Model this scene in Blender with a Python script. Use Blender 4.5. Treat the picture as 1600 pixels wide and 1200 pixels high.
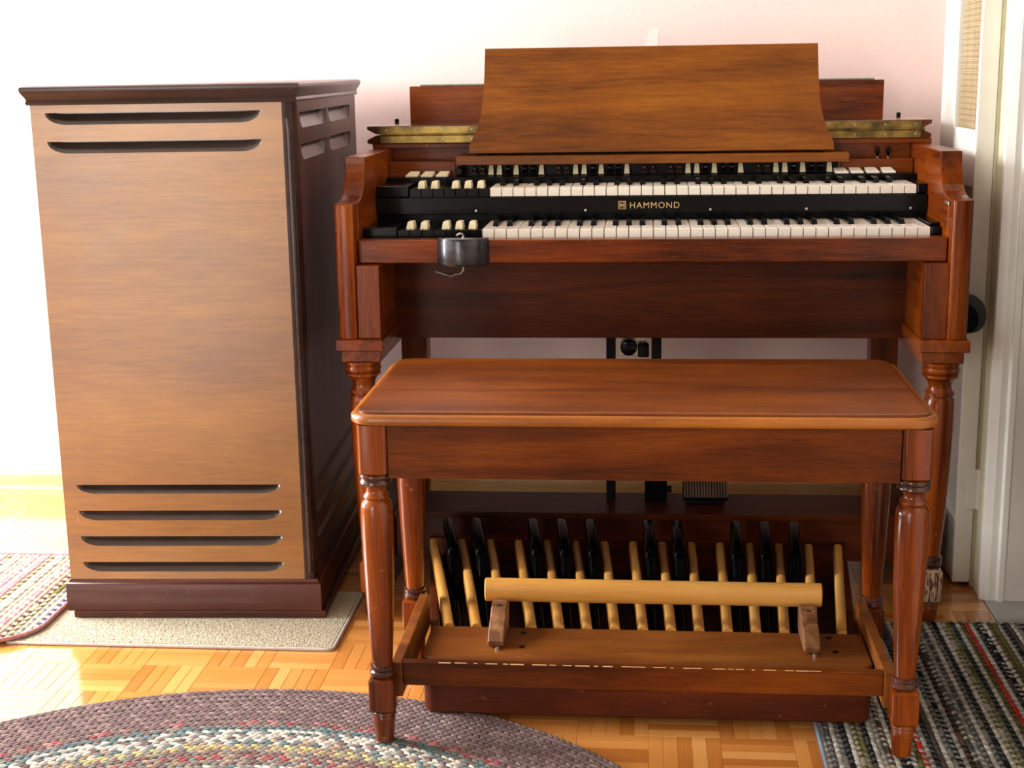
import bpy, bmesh, math, random
import numpy as np
from mathutils import Vector, Matrix
random.seed(7); np.random.seed(7)
for o in list(bpy.data.objects): bpy.data.objects.remove(o)
S = bpy.context.scene; COL = S.collection
# ------------------------------------------------------------------ camera
F, YAW, PIT, ROL = 2211.4, .0939, .2183, -.0159
cy, sy, cp, sp = math.cos(YAW), math.sin(YAW), math.cos(PIT), math.sin(PIT)
r = Vector((cy, sy, 0)); f = Vector((-sy*cp, cy*cp, -sp)); u = r.cross(f)
c, s = math.cos(ROL), math.sin(ROL)
r, u = c*r + s*u, -s*r + c*u
cam = bpy.data.cameras.new('camera'); co = bpy.data.objects.new('camera', cam); COL.objects.link(co)
M = Matrix((r, u, -f)).transposed().to_4x4(); M.translation = Vector((-.1143, -2.7152, 1.0713)); co.matrix_world = M
cam.sensor_fit = 'HORIZONTAL'; cam.sensor_width = 36; cam.lens = F/1600*36; cam.clip_start = .05
S.camera = co
# ------------------------------------------------------------------ world, lights, exposure
W = bpy.data.worlds.new('sky'); S.world = W; W.use_nodes = True
bg = W.node_tree.nodes['Background']; bg.inputs[0].default_value = (.85, .92, 1, 1); bg.inputs[1].default_value = 1.0
def area(name, loc, aim, sx, sy_, power, color):
    l = bpy.data.lights.new(name, 'AREA'); l.shape = 'RECTANGLE'; l.size = sx; l.size_y = sy_; l.energy = power; l.color = color
    o = bpy.data.objects.new(name, l); COL.objects.link(o); o.location = loc
    o.rotation_euler = (Vector(aim) - Vector(loc)).to_track_quat('-Z', 'Y').to_euler()
    return o
area('window_daylight_side', (-2.87, .0, 1.25), (-1.0, .0, 1.2), 1.15, 1.9, 350, (.98, .98, 1))
area('window_daylight_front', (-2.87, -1.75, 1.3), (-1.0, -1.75, 1.2), 1.3, 1.6, 16, (1, .985, .96))
area('window_daylight_rear', (-2.18, -4.75, 1.12), (-1.9, -3.0, 1.12), 1.05, 2.0, 80, (1, .955, .87))
S.view_settings.view_transform = 'Standard'; S.view_settings.look = 'None'
S.view_settings.exposure = -0.1; S.view_settings.gamma = 1.0; S.view_settings.use_curve_mapping = False
# ------------------------------------------------------------------ materials
def srgb(c):
    return tuple(((v/255)/12.92 if v/255 <= .04045 else ((v/255+.055)/1.055)**2.4) for v in c) + (1,)
def base(name, col=(128, 128, 128), rough=.5, metal=0, coat=0, spec=.5):
    m = bpy.data.materials.new(name); m.use_nodes = True; b = m.node_tree.nodes['Principled BSDF']
    b.inputs['Base Color'].default_value = srgb(col); b.inputs['Roughness'].default_value = rough
    b.inputs['Metallic'].default_value = metal; b.inputs['Coat Weight'].default_value = coat
    b.inputs['Coat Roughness'].default_value = .08; b.inputs['Specular IOR Level'].default_value = spec
    return m, m.node_tree.nodes, m.node_tree.links, b
def ramp(n, stops):
    rp = n.new('ShaderNodeValToRGB'); e = rp.color_ramp.elements
    e[0].position, e[0].color = stops[0][0], srgb(stops[0][1]); e[1].position, e[1].color = stops[-1][0], srgb(stops[-1][1])
    for p, cc in stops[1:-1]:
        k = e.new(p); k.color = srgb(cc)
    return rp
def noise(n, l, src, scale, detail=4, rough=.55, dist=0):
    mp = n.new('ShaderNodeMapping'); mp.inputs['Scale'].default_value = scale; l.new(src, mp.inputs[0])
    t = n.new('ShaderNodeTexNoise'); t.inputs['Scale'].default_value = 1; t.inputs['Detail'].default_value = detail
    t.inputs['Roughness'].default_value = rough; t.inputs['Distortion'].default_value = dist; l.new(mp.outputs[0], t.inputs[0])
    return t.outputs[0]
def mathn(n, l, op, a, b_, c_=None):
    m = n.new('ShaderNodeMath'); m.operation = op
    for i, v in enumerate((a, b_, c_)):
        if v is None: continue
        if isinstance(v, (int, float)): m.inputs[i].default_value = v
        else: l.new(v, m.inputs[i])
    return m.outputs[0]
def mix(n, l, fac, a, b_, mode='MIX'):
    m = n.new('ShaderNodeMix'); m.data_type = 'RGBA'; m.blend_type = mode
    for i, v in ((0, fac), (6, a), (7, b_)):
        if isinstance(v, (int, float)): m.inputs[i].default_value = v
        elif isinstance(v, tuple): m.inputs[i].default_value = v
        else: l.new(v, m.inputs[i])
    return m.outputs[2]
def wood(name, dark, mid, light, ax='x', rough=.35, coat=.25, along=1.6, across=16, pore=.35, wear=0, bump=.06, spec=.5):
    m, n, l, b = base(name, mid, rough, 0, coat, spec)
    tc = n.new('ShaderNodeTexCoord').outputs['Object']
    sc = lambda a, c_: {'x': (a, c_, c_), 'y': (c_, a, c_), 'z': (c_, c_, a)}[ax]
    n1 = noise(n, l, tc, sc(along, across), 4, .6, .7)
    n2 = noise(n, l, tc, sc(along*10, across*16), 3, .65, .1)
    n3 = noise(n, l, tc, (3, 3, 3), 2)
    v = mathn(n, l, 'ADD', n1, mathn(n, l, 'MULTIPLY', mathn(n, l, 'SUBTRACT', n2, .5), pore))
    v = mathn(n, l, 'ADD', v, mathn(n, l, 'MULTIPLY', mathn(n, l, 'SUBTRACT', n3, .5), .5))
    rp = ramp(n, [(.26, dark), (.5, mid), (.74, light)]); l.new(v, rp.inputs[0]); col = rp.outputs[0]
    if wear:
        n4 = noise(n, l, tc, (60, 60, 60), 3, .7); wr = ramp(n, [(.66, (0, 0, 0)), (.74, (255, 255, 255))]); l.new(n4, wr.inputs[0])
        col = mix(n, l, mathn(n, l, 'MULTIPLY', wr.outputs[0], wear), col, srgb((200, 150, 100)))
    l.new(col, b.inputs['Base Color'])
    rr = mathn(n, l, 'ADD', rough-.08, mathn(n, l, 'MULTIPLY', n3, .16)); l.new(rr, b.inputs['Roughness'])
    bp = n.new('ShaderNodeBump'); bp.inputs['Strength'].default_value = bump; bp.inputs['Distance'].default_value = .001
    l.new(n2, bp.inputs['Height']); l.new(bp.outputs[0], b.inputs['Normal'])
    return m
def plain(name, col, rough=.5, metal=0, coat=0, var=0, scale=30, bump=0, spec=.5):
    m, n, l, b = base(name, col, rough, metal, coat, spec)
    tc = n.new('ShaderNodeTexCoord').outputs['Object']
    t = noise(n, l, tc, (scale,)*3, 4)
    d = tuple(max(0, int(v*(1-var))) for v in col); e = tuple(min(255, int(v*(1+var))) for v in col)
    rp = ramp(n, [(.3, d), (.7, e)]); l.new(t, rp.inputs[0]); l.new(rp.outputs[0], b.inputs['Base Color'])
    if bump:
        bp = n.new('ShaderNodeBump'); bp.inputs['Strength'].default_value = bump; bp.inputs['Distance'].default_value = .002
        l.new(t, bp.inputs['Height']); l.new(bp.outputs[0], b.inputs['Normal'])
    return m
WD = {}
def walnut(ax):   # organ case
    if ax not in WD: WD[ax] = wood('walnut_'+ax, (50, 15, 1), (108, 44, 3), (142, 70, 8), ax, .26, .04, wear=.25 if ax == 'x' else .12, pore=.45, spec=.22)
    return WD[ax]
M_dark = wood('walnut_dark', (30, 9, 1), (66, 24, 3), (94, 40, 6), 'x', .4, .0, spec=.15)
M_rest = wood('walnut_rest', (82, 42, 2), (122, 66, 5), (148, 88, 12), 'x', .38, .0, across=11, pore=.5, spec=.3)
M_seat = wood('walnut_seat', (68, 28, 1), (104, 49, 3), (130, 69, 7), 'x', .34, .0, across=13, wear=.1, pore=.45, spec=.28)
M_seat_edge = wood('walnut_seat_edge', (116, 62, 12), (148, 84, 18), (170, 104, 30), 'x', .35, .15, spec=.4)
M_apron = wood('walnut_apron', (54, 20, 1), (94, 41, 3), (120, 61, 8), 'x', .4, .0, pore=.45, spec=.18)
M_leg = wood('walnut_leg', (52, 17, 1), (110, 45, 3), (146, 72, 8), 'z', .24, .12, wear=.25, across=30, spec=.35)
M_ring = wood('walnut_ring_stain', (50, 24, 14), (70, 36, 24), (90, 50, 36), 'z', .25, .15, spec=.4)
M_plank = wood('pedal_case', (84, 40, 8), (116, 62, 14), (138, 82, 24), 'x', .45, .0, wear=.25, spec=.35)
M_case = wood('pedal_case_dark', (46, 13, 2), (80, 29, 4), (104, 46, 8), 'x', .45, .0, wear=.2, spec=.25)
M_maple = wood('maple', (178, 124, 56), (204, 148, 72), (220, 168, 92), 'y', .35, .15, spec=.35)
M_maplex = wood('maple_bar', (196, 138, 62), (216, 158, 76), (230, 176, 96), 'x', .38, .1, spec=.35)
M_brk = wood('worn_bracket', (74, 42, 20), (112, 70, 38), (152, 108, 70), 'z', .5, .05, wear=.3, across=40)
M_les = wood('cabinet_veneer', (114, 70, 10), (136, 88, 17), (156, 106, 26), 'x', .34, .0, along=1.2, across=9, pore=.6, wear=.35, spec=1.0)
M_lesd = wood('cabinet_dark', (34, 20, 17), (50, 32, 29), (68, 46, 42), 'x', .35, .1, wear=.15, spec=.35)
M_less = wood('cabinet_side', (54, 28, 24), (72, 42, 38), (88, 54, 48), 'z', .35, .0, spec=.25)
M_lesb = wood('cabinet_base', (50, 18, 10), (72, 28, 16), (90, 42, 26), 'x', .4, .05, wear=.2, spec=.3)
M_louv = wood('louvre_dark', (44, 36, 33), (58, 48, 44), (72, 60, 55), 'x', .22, .3)
M_black = plain('black_enamel', (4, 5, 6), .2, 0, .0, .3, spec=.18)
M_blacks = plain('black_satin', (6, 6, 7), .4, 0, 0, .3, spec=.15)
M_sharp = plain('ebony_pedal', (3, 3, 4), .12, 0, 0, .3, spec=.03)
M_ivory = plain('ivory_plastic', (246, 242, 230), .28, 0, .2, .02)
M_cream = plain('aged_tab', (232, 225, 190), .35, 0, .2, .05)
M_brown = plain('brown_tab', (44, 26, 20), .3, 0, .2, .1)
M_gold = plain('gold_print', (206, 174, 118), .4, .3)
M_whiteprint = plain('white_print', (220, 220, 215), .5)
M_brass = plain('aged_brass', (132, 112, 62), .42, .8, 0, .35, 24)
M_steel = plain('steel', (190, 190, 188), .28, .9, 0, .1)
M_felt = plain('green_felt', (104, 124, 104), .9, 0, 0, .15, 200)
M_white = plain('white_paint', (240, 240, 232), .35, 0, .15, .02, 12)
M_cream_trim = plain('cream_trim', (210, 206, 176), .4, 0, .1, .03, 12)
M_wall = plain('pink_plaster', (240, 215, 209), .85, 0, 0, .012, 260, .25, .2)
M_wallw = plain('room_plaster', (196, 188, 178), .85, 0, 0, .02, 40)
M_patch = plain('painted_glow', (244, 226, 221), .8)  # off-white that paints a bright glow onto the wall
M_patch2 = plain('smudge_grey', (235, 209, 205), .8)
M_sub = plain('floor_joint', (112, 66, 30), .8)
M_mat = plain('mat_pile', (172, 163, 140), .95, 0, 0, .1, 420, .6, .1)
M_matb = plain('mat_binding', (176, 166, 156), .9, 0, 0, .05, 100)
M_tile = plain('grey_tile', (168, 168, 164), .3, 0, .1, .06, 9)
M_grout = plain('grout', (110, 108, 104), .9)
M_kitdark = plain('dark_front', (22, 28, 34), .35, 0, .2, .15)
M_cane = wood('cane', (146, 128, 96), (168, 148, 112), (184, 166, 130), 'z', .6, 0)
M_caneback = plain('cane_back', (104, 90, 66), .8)
M_tread = plain('pedal_tread', (92, 72, 60), .55, 0, 0, .15)
M_cable = plain('braided_wire', (176, 170, 160), .45, .3, 0, .2, 300)
M_bbw = wood('golden_trim', (168, 130, 76), (192, 154, 98), (208, 174, 120), 'x', .35, .2)
M_mauve = plain('mauve_binding', (168, 122, 124), .9, 0, 0, .12, 150, .3, .1)
# scratched foot block: bare pale wood clawed through dark stain
M_scr, n_, l_, b_ = base('clawed_wood', (150, 120, 90), .6)
tc_ = n_.new('ShaderNodeTexCoord').outputs['Object']; t_ = noise(n_, l_, tc_, (420, 420, 60), 3, .6)
rp_ = ramp(n_, [(.46, (88, 30, 16)), (.54, (196, 170, 136))]); l_.new(t_, rp_.inputs[0]); l_.new(rp_.outputs[0], b_.inputs['Base Color'])
# parquet: tint from attribute + per-object random
M_parq, n_, l_, b_ = base('parquet_oak', (200, 140, 70), .16, 0, .85)
tc_ = n_.new('ShaderNodeTexCoord').outputs['Object']; at_ = n_.new('ShaderNodeAttribute'); at_.attribute_name = 'tint'
oi_ = n_.new('ShaderNodeObjectInfo')
v_ = mathn(n_, l_, 'FRACT', mathn(n_, l_, 'ADD', at_.outputs['Fac'], oi_.outputs['Random']), 0)
g_ = noise(n_, l_, tc_, (14, 240, 60), 4, .7)
rp_ = ramp(n_, [(0, (176, 108, 46)), (.25, (196, 128, 60)), (.8, (206, 140, 70)), (1, (216, 156, 86))])
l_.new(mathn(n_, l_, 'ADD', v_, mathn(n_, l_, 'MULTIPLY', mathn(n_, l_, 'SUBTRACT', g_, .5), .5)), rp_.inputs[0]); l_.new(rp_.outputs[0], b_.inputs['Base Color'])
# yarn: colour attribute
M_yarn, n_, l_, b_ = base('yarn', (128, 128, 128), .95, spec=.1)
at_ = n_.new('ShaderNodeAttribute'); at_.attribute_name = 'yarn'; tc_ = n_.new('ShaderNodeTexCoord').outputs['Object']
g_ = noise(n_, l_, tc_, (900, 900, 900), 2, .7); rp_ = ramp(n_, [(.3, (150, 150, 150)), (.7, (255, 255, 255))]); l_.new(g_, rp_.inputs[0])
l_.new(mix(n_, l_, 1.0, at_.outputs['Color'], rp_.outputs[0], 'MULTIPLY'), b_.inputs['Base Color'])
# ------------------------------------------------------------------ mesh helpers
WO = {}
class B:
    def __init__(s): s.v = []; s.f = []; s.c = None
    def add(s, vs, fs):
        k = len(s.v); s.v += [tuple(p) for p in vs]; s.f += [tuple(k+i for i in q) for q in fs]; return s
    def box(s, x0, x1, y0, y1, z0, z1):
        v = [(x, y, z) for z in (z0, z1) for y in (y0, y1) for x in (x0, x1)]
        return s.add(v, [(0, 2, 3, 1), (4, 5, 7, 6), (0, 1, 5, 4), (2, 6, 7, 3), (0, 4, 6, 2), (1, 3, 7, 5)])
    def hexa(s, v): return s.add(v, [(0, 2, 3, 1), (4, 5, 7, 6), (0, 1, 5, 4), (2, 6, 7, 3), (0, 4, 6, 2), (1, 3, 7, 5)])
    def prism(s, pts, ax, a, b):   # pts 2-D in the two other axes (order x,y,z without ax)
        def P(p, t): return {'x': (t, p[0], p[1]), 'y': (p[0], t, p[1]), 'z': (p[0], p[1], t)}[ax]
        n = len(pts); v = [P(p, a) for p in pts] + [P(p, b) for p in pts]
        return s.add(v, [tuple(range(n))[::-1], tuple(range(n, 2*n))] + [(i, (i+1) % n, n+(i+1) % n, n+i) for i in range(n)])
    def stack(s, loops, cap=True):
        n = len(loops[0]); k = 0; v = [p for L in loops for p in L]; fs = []
        for j in range(len(loops)-1):
            fs += [(j*n+i, j*n+(i+1) % n, (j+1)*n+(i+1) % n, (j+1)*n+i) for i in range(n)]
        if cap: fs += [tuple(range(n))[::-1], tuple(range((len(loops)-1)*n, len(loops)*n))]
        return s.add(v, fs)
    def lathe(s, prof, cx, cy_, seg=28, ax='z', cz=0):
        loops = []
        for rr, z in prof:
            L = []
            for i in range(seg):
                a = 2*math.pi*i/seg
                if ax == 'z': L.append((cx+rr*math.cos(a), cy_+rr*math.sin(a), z))
                elif ax == 'x': L.append((z, cx+rr*math.cos(a), cy_+rr*math.sin(a)))
                else: L.append((cx-rr*math.cos(a), z, cy_+rr*math.sin(a)))
            loops.append(L)
        return s.stack(loops)
    def tube(s, path, rr, seg=8):
        loops = []
        P = [Vector(p) for p in path]
        for i, p in enumerate(P):
            d = (P[min(i+1, len(P)-1)] - P[max(i-1, 0)]).normalized(); a = d.orthogonal().normalized()
            up = Vector((0, 0, 1)) if abs(d.z) < .9 else Vector((1, 0, 0)); a = d.cross(up).normalized(); b2 = d.cross(a)
            loops.append([tuple(p + rr*(math.cos(t)*a + math.sin(t)*b2)) for t in [2*math.pi*k/seg for k in range(seg)]])
        return s.stack(loops)
def rrect(x0, x1, y0, y1, rad, z, seg=6, off=0):
    x0 -= off; x1 += off; y0 -= off; y1 += off; rad = max(rad+off, .0005); L = []
    for cx, cy_, a0 in ((x1-rad, y0+rad, -90), (x1-rad, y1-rad, 0), (x0+rad, y1-rad, 90), (x0+rad, y0+rad, 180)):
        for i in range(seg+1):
            a = math.radians(a0 + 90*i/seg); L.append((cx+rad*math.cos(a), cy_+rad*math.sin(a), z))
    return L
def sharp_rect(x0, x1, y0, y1, z, off=0):
    return [(x0-off, y0-off, z), (x1+off, y0-off, z), (x1+off, y1+off, z), (x0-off, y1+off, z)]
def world(o): return WO.get(o.name, Vector((0, 0, 0)))
def obj(name, b, mat, parent=None, at=None, bev=0, smooth=False, seg=2, recalc=True):
    """links ONE mesh object; verts are given in world (or in the local frame of a rotated thing)"""
    org = Vector(at) if at is not None else (world(parent) if parent else Vector((0, 0, 0)))
    me = bpy.data.meshes.new(name)
    if isinstance(b, B):
        me.from_pydata([tuple(Vector(p)-org) for p in b.v], [], b.f)
        if recalc:
            bm = bmesh.new(); bm.from_mesh(me); bmesh.ops.recalc_face_normals(bm, faces=bm.faces); bm.to_mesh(me); bm.free()
    else:
        me = b; me.name = name
        for v in me.vertices: v.co -= org
    me.materials.clear(); me.materials.append(mat)
    if smooth:
        for p in me.polygons: p.use_smooth = True
        me.set_sharp_from_angle(angle=math.radians(40))
    o = bpy.data.objects.new(name, me); COL.objects.link(o)
    WO[o.name] = org
    if parent:
        o.parent = parent; o.location = org - world(parent)
    else: o.location = org
    if bev:
        md = o.modifiers.new('bevel', 'BEVEL'); md.width = bev; md.segments = seg; md.limit_method = 'ANGLE'; md.angle_limit = math.radians(35)
    return o
def tag(o, label, cat, group=None, kind=None):
    if label: o['label'] = label
    if cat: o['category'] = cat
    if group: o['group'] = group
    if kind: o['kind'] = kind
    return o
def thing(name, label, cat, loc=(0, 0, 0), local=False, group=None):
    o = bpy.data.objects.new(name, None); COL.objects.link(o); o.location = loc; o.empty_display_size = .1
    WO[o.name] = Vector((0, 0, 0)) if local else Vector(loc)
    return tag(o, label, cat, group)
def struct(name, b, mat, **k):
    o = obj(name, b, mat, **k)
    if not k.get('parent'): o['kind'] = 'structure'
    return o
def dup(src, parent, dx=(0, 0, 0)):
    o = src.copy(); COL.objects.link(o); o.parent = parent; o.location = src.location + Vector(dx); WO[o.name] = world(src)+Vector(dx)
    return o
def text_mesh(txt, size, wx=1.0, sp=1.0, ext=.0003):
    cu = bpy.data.curves.new('txt', 'FONT'); cu.body = txt; cu.size = size; cu.space_character = sp; cu.extrude = ext; cu.align_x = 'CENTER'; cu.resolution_u = 3
    o = bpy.data.objects.new('txt', cu); COL.objects.link(o)
    me = bpy.data.meshes.new_from_object(o.evaluated_get(bpy.context.evaluated_depsgraph_get()))
    bpy.data.objects.remove(o)
    for v in me.vertices: v.co = Vector((v.co.x*wx, -v.co.z, v.co.y))
    return me
def panel_holes(outer, holes, y0, th):
    """flat panel in x-z with holes, front face at y0, thickness th backwards"""
    cu = bpy.data.curves.new('pl', 'CURVE'); cu.dimensions = '2D'; cu.fill_mode = 'BOTH'; cu.extrude = th/2
    for L in [outer]+holes:
        sp_ = cu.splines.new('POLY'); sp_.points.add(len(L)-1); sp_.use_cyclic_u = True
        for i, p in enumerate(L): sp_.points[i].co = (p[0], p[1], 0, 1)
    o = bpy.data.objects.new('pl', cu); COL.objects.link(o)
    me = bpy.data.meshes.new_from_object(o.evaluated_get(bpy.context.evaluated_depsgraph_get()))
    bpy.data.objects.remove(o)
    for v in me.vertices: v.co = Vector((v.co.x, y0+th/2-v.co.z, v.co.y))
    return me
# ------------------------------------------------------------------ room shell
XL, XR, YB, YF, HC = -2.75, .60, .73, -4.65, 2.45
wb = struct('wall_back', B().box(XL-.1, XR+.1, YB, YB+.1, -.02, HC), M_wall)
pp = [(.0, .0), (.012, .002), (.02, .03), (.016, .055), (.004, .06), (-.004, .04), (-.008, .01)]
obj('glow_smudge_decal', B().prism([(-.109, 1.10), (-.106, 1.140), (-.099, 1.158), (-.088, 1.165), (-.078, 1.160), (-.079, 1.140), (-.081, 1.10)], 'y', YB-.0004, YB), M_patch, wb)  # bright glow on the wall, painted as a thin pale decal
obj('glow_smudge_decal', B().prism([(-.079, 1.10), (-.0765, 1.140), (-.062, 1.146), (-.048, 1.136), (-.034, 1.128), (-.022, 1.118), (-.018, 1.10)], 'y', YB-.0003, YB), M_patch2, wb)  # grey smudge beside the painted glow
# left wall with two window openings
def wall_open(name, ax, pos, th, a0, a1, holes, mat):
    b = B(); cuts = sorted(set([a0, a1]+[h[0] for h in holes]+[h[1] for h in holes]))
    for i in range(len(cuts)-1):
        p, q = cuts[i], cuts[i+1]; hs = [h for h in holes if h[0] <= p and h[1] >= q]
        zs = [(0, HC)] if not hs else [(0, hs[0][2]), (hs[0][3], HC)]
        for z0, z1 in zs:
            if z1-z0 < 1e-4: continue
            if ax == 'x': b.box(pos, pos+th, p, q, z0, z1)
            else: b.box(p, q, pos, pos+th, z0, z1)
    return struct(name, b, mat, recalc=False)
wall_open('wall_left', 'x', XL-.1, .1, YF, YB, [(-.6, .6, .2, 2.25), (-2.45, -1.05, .45, 2.1)], M_wallw)
wall_open('wall_front', 'y', YF-.1, .1, XL-.1, XR+.1, [(-2.72, -1.64, .1, 2.15)], M_wallw)
wall_open('wall_right', 'x', XR, .09, YF, YB, [(-.72, .10, 0, 2.03)], M_wallw)
struct('ceiling', B().box(XL-.1, XR+.1, YF-.1, YB+.1, HC, HC+.08), plain('ceiling_paint', (150, 142, 132), .9))
def window(name, ax, pos, a0, a1, z0, z1):
    b = B(); t = .045; mid = (a0+a1)/2
    rects = [(a0, a0+t, z0, z1), (a1-t, a1, z0, z1), (a0, a1, z0, z0+t), (a0, a1, z1-t, z1), (mid-.015, mid+.015, z0, z1)]
    for p, q, c0, c1 in rects:
        if ax == 'x': b.box(pos-.07, pos-.03, p, q, c0, c1)
        else: b.box(p, q, pos-.07, pos-.03, c0, c1)
    return struct(name, b, M_white, bev=.003)
window('window_1', 'x', XL, -.6, .6, .2, 2.25); window('window_2', 'x', XL, -2.45, -1.05, .45, 2.1); window('window_3', 'y', YF, -2.72, -1.64, .1, 2.15)
# back baseboard: golden quarter-round profile
prof = [(YB, 0), (YB-.022, 0), (YB-.022, .022), (YB-.015, .027), (YB-.013, .036), (YB-.014, .055), (YB-.009, .064), (YB, .069)]
struct('baseboard_back', B().prism(prof, 'x', XL, XR-.001), M_bbw, smooth=True)
# ------------------------------------------------------------------ floor: parquet blocks of five fingers
floor = struct('floor', B().box(XL-.1, .579, YF-.1, YB+.1, -.03, -.0015), M_sub)
T = .1167; X0 = -1.035; Y0 = -.327; tilt = -.0
def finger(L_, Wd, g=.0002):
    b = B(); x, y = L_/2-g, Wd/2-g; h = .0004
    b.stack([[(-x, -y, -.0015), (x, -y, -.0015), (x, y, -.0015), (-x, y, -.0015)], [(-x, -y, -h), (x, -y, -h), (x, y, -h), (-x, y, -h)],
             [(-x+h, -y+h, 0), (x-h, -y+h, 0), (x-h, y-h, 0), (-x+h, y-h, 0)]])
    return b
fb = finger(T, T/5); shared = None; cells = []
for i in range(int((XL-X0)/T)-2, int((.579-X0)/T)+2):
    for j in range(int((YF-Y0)/T)-2, int((YB-Y0)/T)+2):
        for k in range(5):
            hor = (i+j) % 2 == 0
            cx = X0+(i+.5)*T; cy_ = Y0+(j+.5)*T
            if hor: cy_ += (k-2)*T/5
            else: cx += (k-2)*T/5
            hx, hy = (T/2, T/10) if hor else (T/10, T/2)
            if cx-hx < XL-.05 or cy_+hy > YB+.05 or cx-hx > .576: continue
            cells.append((cx, cy_, hor, hx, hy))
def seen(cx, cy_):
    d = Vector((cx, cy_, 0)) - co.location; z = d.dot(f)
    if z <= 0: return False
    px, py = 800+F*d.dot(r)/z, 600-F*d.dot(u)/z
    if not (-20 < px < 1620 and 700 < py < 1210): return False
    if (cx+.72)**2/.79**2 + (cy_+1.225)**2/.79**2 < .96: return False
    if -1.33 < cx < -.71 and -.24 < cy_ < .03: return False
    if cx > .19 and cy_ < -.06: return False
    if -.45 < cx < .24 and -.5 < cy_ < .1: return False
    return True
vis = sorted([q for q in cells if seen(q[0], q[1]) and q[0]+q[3] < .578], key=lambda q: (Vector((q[0], q[1], 0))-co.location).length)[:300]
vset = set((round(q[0], 4), round(q[1], 4)) for q in vis)
for q in vis:
    if shared is None:
        o = obj('parquet_strip', B().add(fb.v, fb.f), M_parq, floor, at=(0, 0, 0)); shared = o.data
    else:
        o = bpy.data.objects.new('parquet_strip', shared); COL.objects.link(o); o.parent = floor
    o.location = (q[0], q[1], 0); o.rotation_euler = (0, 0, 0 if q[2] else math.pi/2)
fv = np.array(fb.v); V = []; Fs = []; tint = []
for q in cells:
    if (round(q[0], 4), round(q[1], 4)) in vset: continue
    P = fv.copy() if q[2] else np.stack([-fv[:, 1], fv[:, 0], fv[:, 2]], 1)
    P = P + np.array([q[0], q[1], 0]); P[:, 0] = np.minimum(P[:, 0], .579); k = len(V)*len(fv)
    V.append(P); Fs += [tuple(k+i for i in t) for t in fb.f]; tint += [random.random()]*len(fb.f)
me = bpy.data.meshes.new('parquet_field'); me.from_pydata(np.concatenate(V).tolist(), [], Fs)
a = me.attributes.new('tint', 'FLOAT', 'FACE'); a.data.foreach_set('value', np.array(tint, dtype=np.float32))
me.materials.append(M_parq); o = bpy.data.objects.new('parquet_field', me); COL.objects.link(o); o.parent = floor; o['kind'] = 'stuff'
# ------------------------------------------------------------------ doorway on the right, kitchen beyond
kf = struct('floor', B().box(.5795, 2.3, -1.6, 1.6, -.03, -.004), M_grout)
for i in range(6):
    for j in range(9):
        x0, y0 = .5815+i*.29, -1.37+j*.305
        obj('floor_tile', B().box(x0, x0+.286, y0, y0+.301, -.006, .0005), M_tile, kf, bev=.0015)
struct('wall_kitchen', B().box(2.3, 2.4, -1.7, 1.7, 0, HC).box(.69, 2.3, 1.6, 1.7, 0, HC).box(.69, 2.3, -1.7, -1.6, 0, HC), M_wallw)
struct('ceiling', B().box(.69, 2.4, -1.7, 1.7, HC, HC+.08), M_wallw)
kc = thing('kitchen_cabinet', 'dark blue-black cabinet on the grey tiles beyond the open white doorway', 'cabinet', (.95, .5, 0))
obj('body', B().box(.70, 1.3, .30, .9, .08, .9), M_kitdark, kc, bev=.003)
obj('door', B().box(.705, .995, .282, .299, .10, .86), M_kitdark, kc, bev=.003); obj('door', B().box(1.0, 1.295, .282, .299, .10, .86), M_kitdark, kc, bev=.003)
obj('plinth', B().box(.72, 1.29, .33, .88, .001, .079), M_blacks, kc); obj('worktop', B().box(.695, 1.31, .275, .91, .901, .93), M_blacks, kc, bev=.004)
# door leaf, folded back against the right wall, with a cane panel in its upper half
door = thing('door_1', None, None, (.55, .155, 0)); door['kind'] = 'structure'
dl = B(); x0, x1, y0, y1 = .5325, .5685, .155, .50
dl.box(x0, x1, y0, y0+.012, .012, 2.0).box(x0, x1, y1-.135, y1, .012, 2.0).box(x0, x1, y0+.0125, y1-.1355, .83, .942).box(x0, x1, y0+.0125, y1-.1355, 1.86, 2.0)
dl.box(x0, x1, y0+.0125, y1-.1355, .012, .15)
obj('leaf_frame', dl, M_white, door, bev=.002)
obj('lower_panel', B().box(x0+.010, x1-.008, y0+.012, y1-.135, .15, .83), M_white, door)
cn = obj('cane_panel', B().box(x0+.012, x0+.016, y0+.012, y1-.135, .942, 1.86), M_caneback, door)
cw = B(); yA, yZ = y0+.014, y1-.137
z = .948
while z < 1.855:
    for dz in (0, .0035): cw.box(x0+.0085, x0+.0105, yA, yZ, z+dz, z+dz+.002)
    z += .0115
y = yA
while y < yZ-.003:
    cw.box(x0+.0095, x0+.0118, y, y+.0035, .943, 1.858); y += .0062
w = obj('cane_weave', cw, M_cane, cn, recalc=False); w['kind'] = 'stuff'
h = B()
for k in range(5): h.lathe([(.0060, .172+k*.017), (.0074, .173+k*.017), (.0074, .172+k*.017+.0148), (.0060, .172+k*.017+.0158)], .5795, .149, 12)
h.lathe([(.0035, .168), (.0035, .262)], .5795, .150, 10)
obj('hinge', h, M_white, door, smooth=True)
obj('hinge_leaf', B().box(.552, .577, .1515, .1545, .172, .257), M_white, door, bev=.001)
h2 = B()
for k in range(5): h2.lathe([(.0062, 1.62+k*.017), (.0062, 1.62+k*.017+.0158)], .5795, .150, 12)
obj('hinge', h2, M_white, door, smooth=True)
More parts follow.
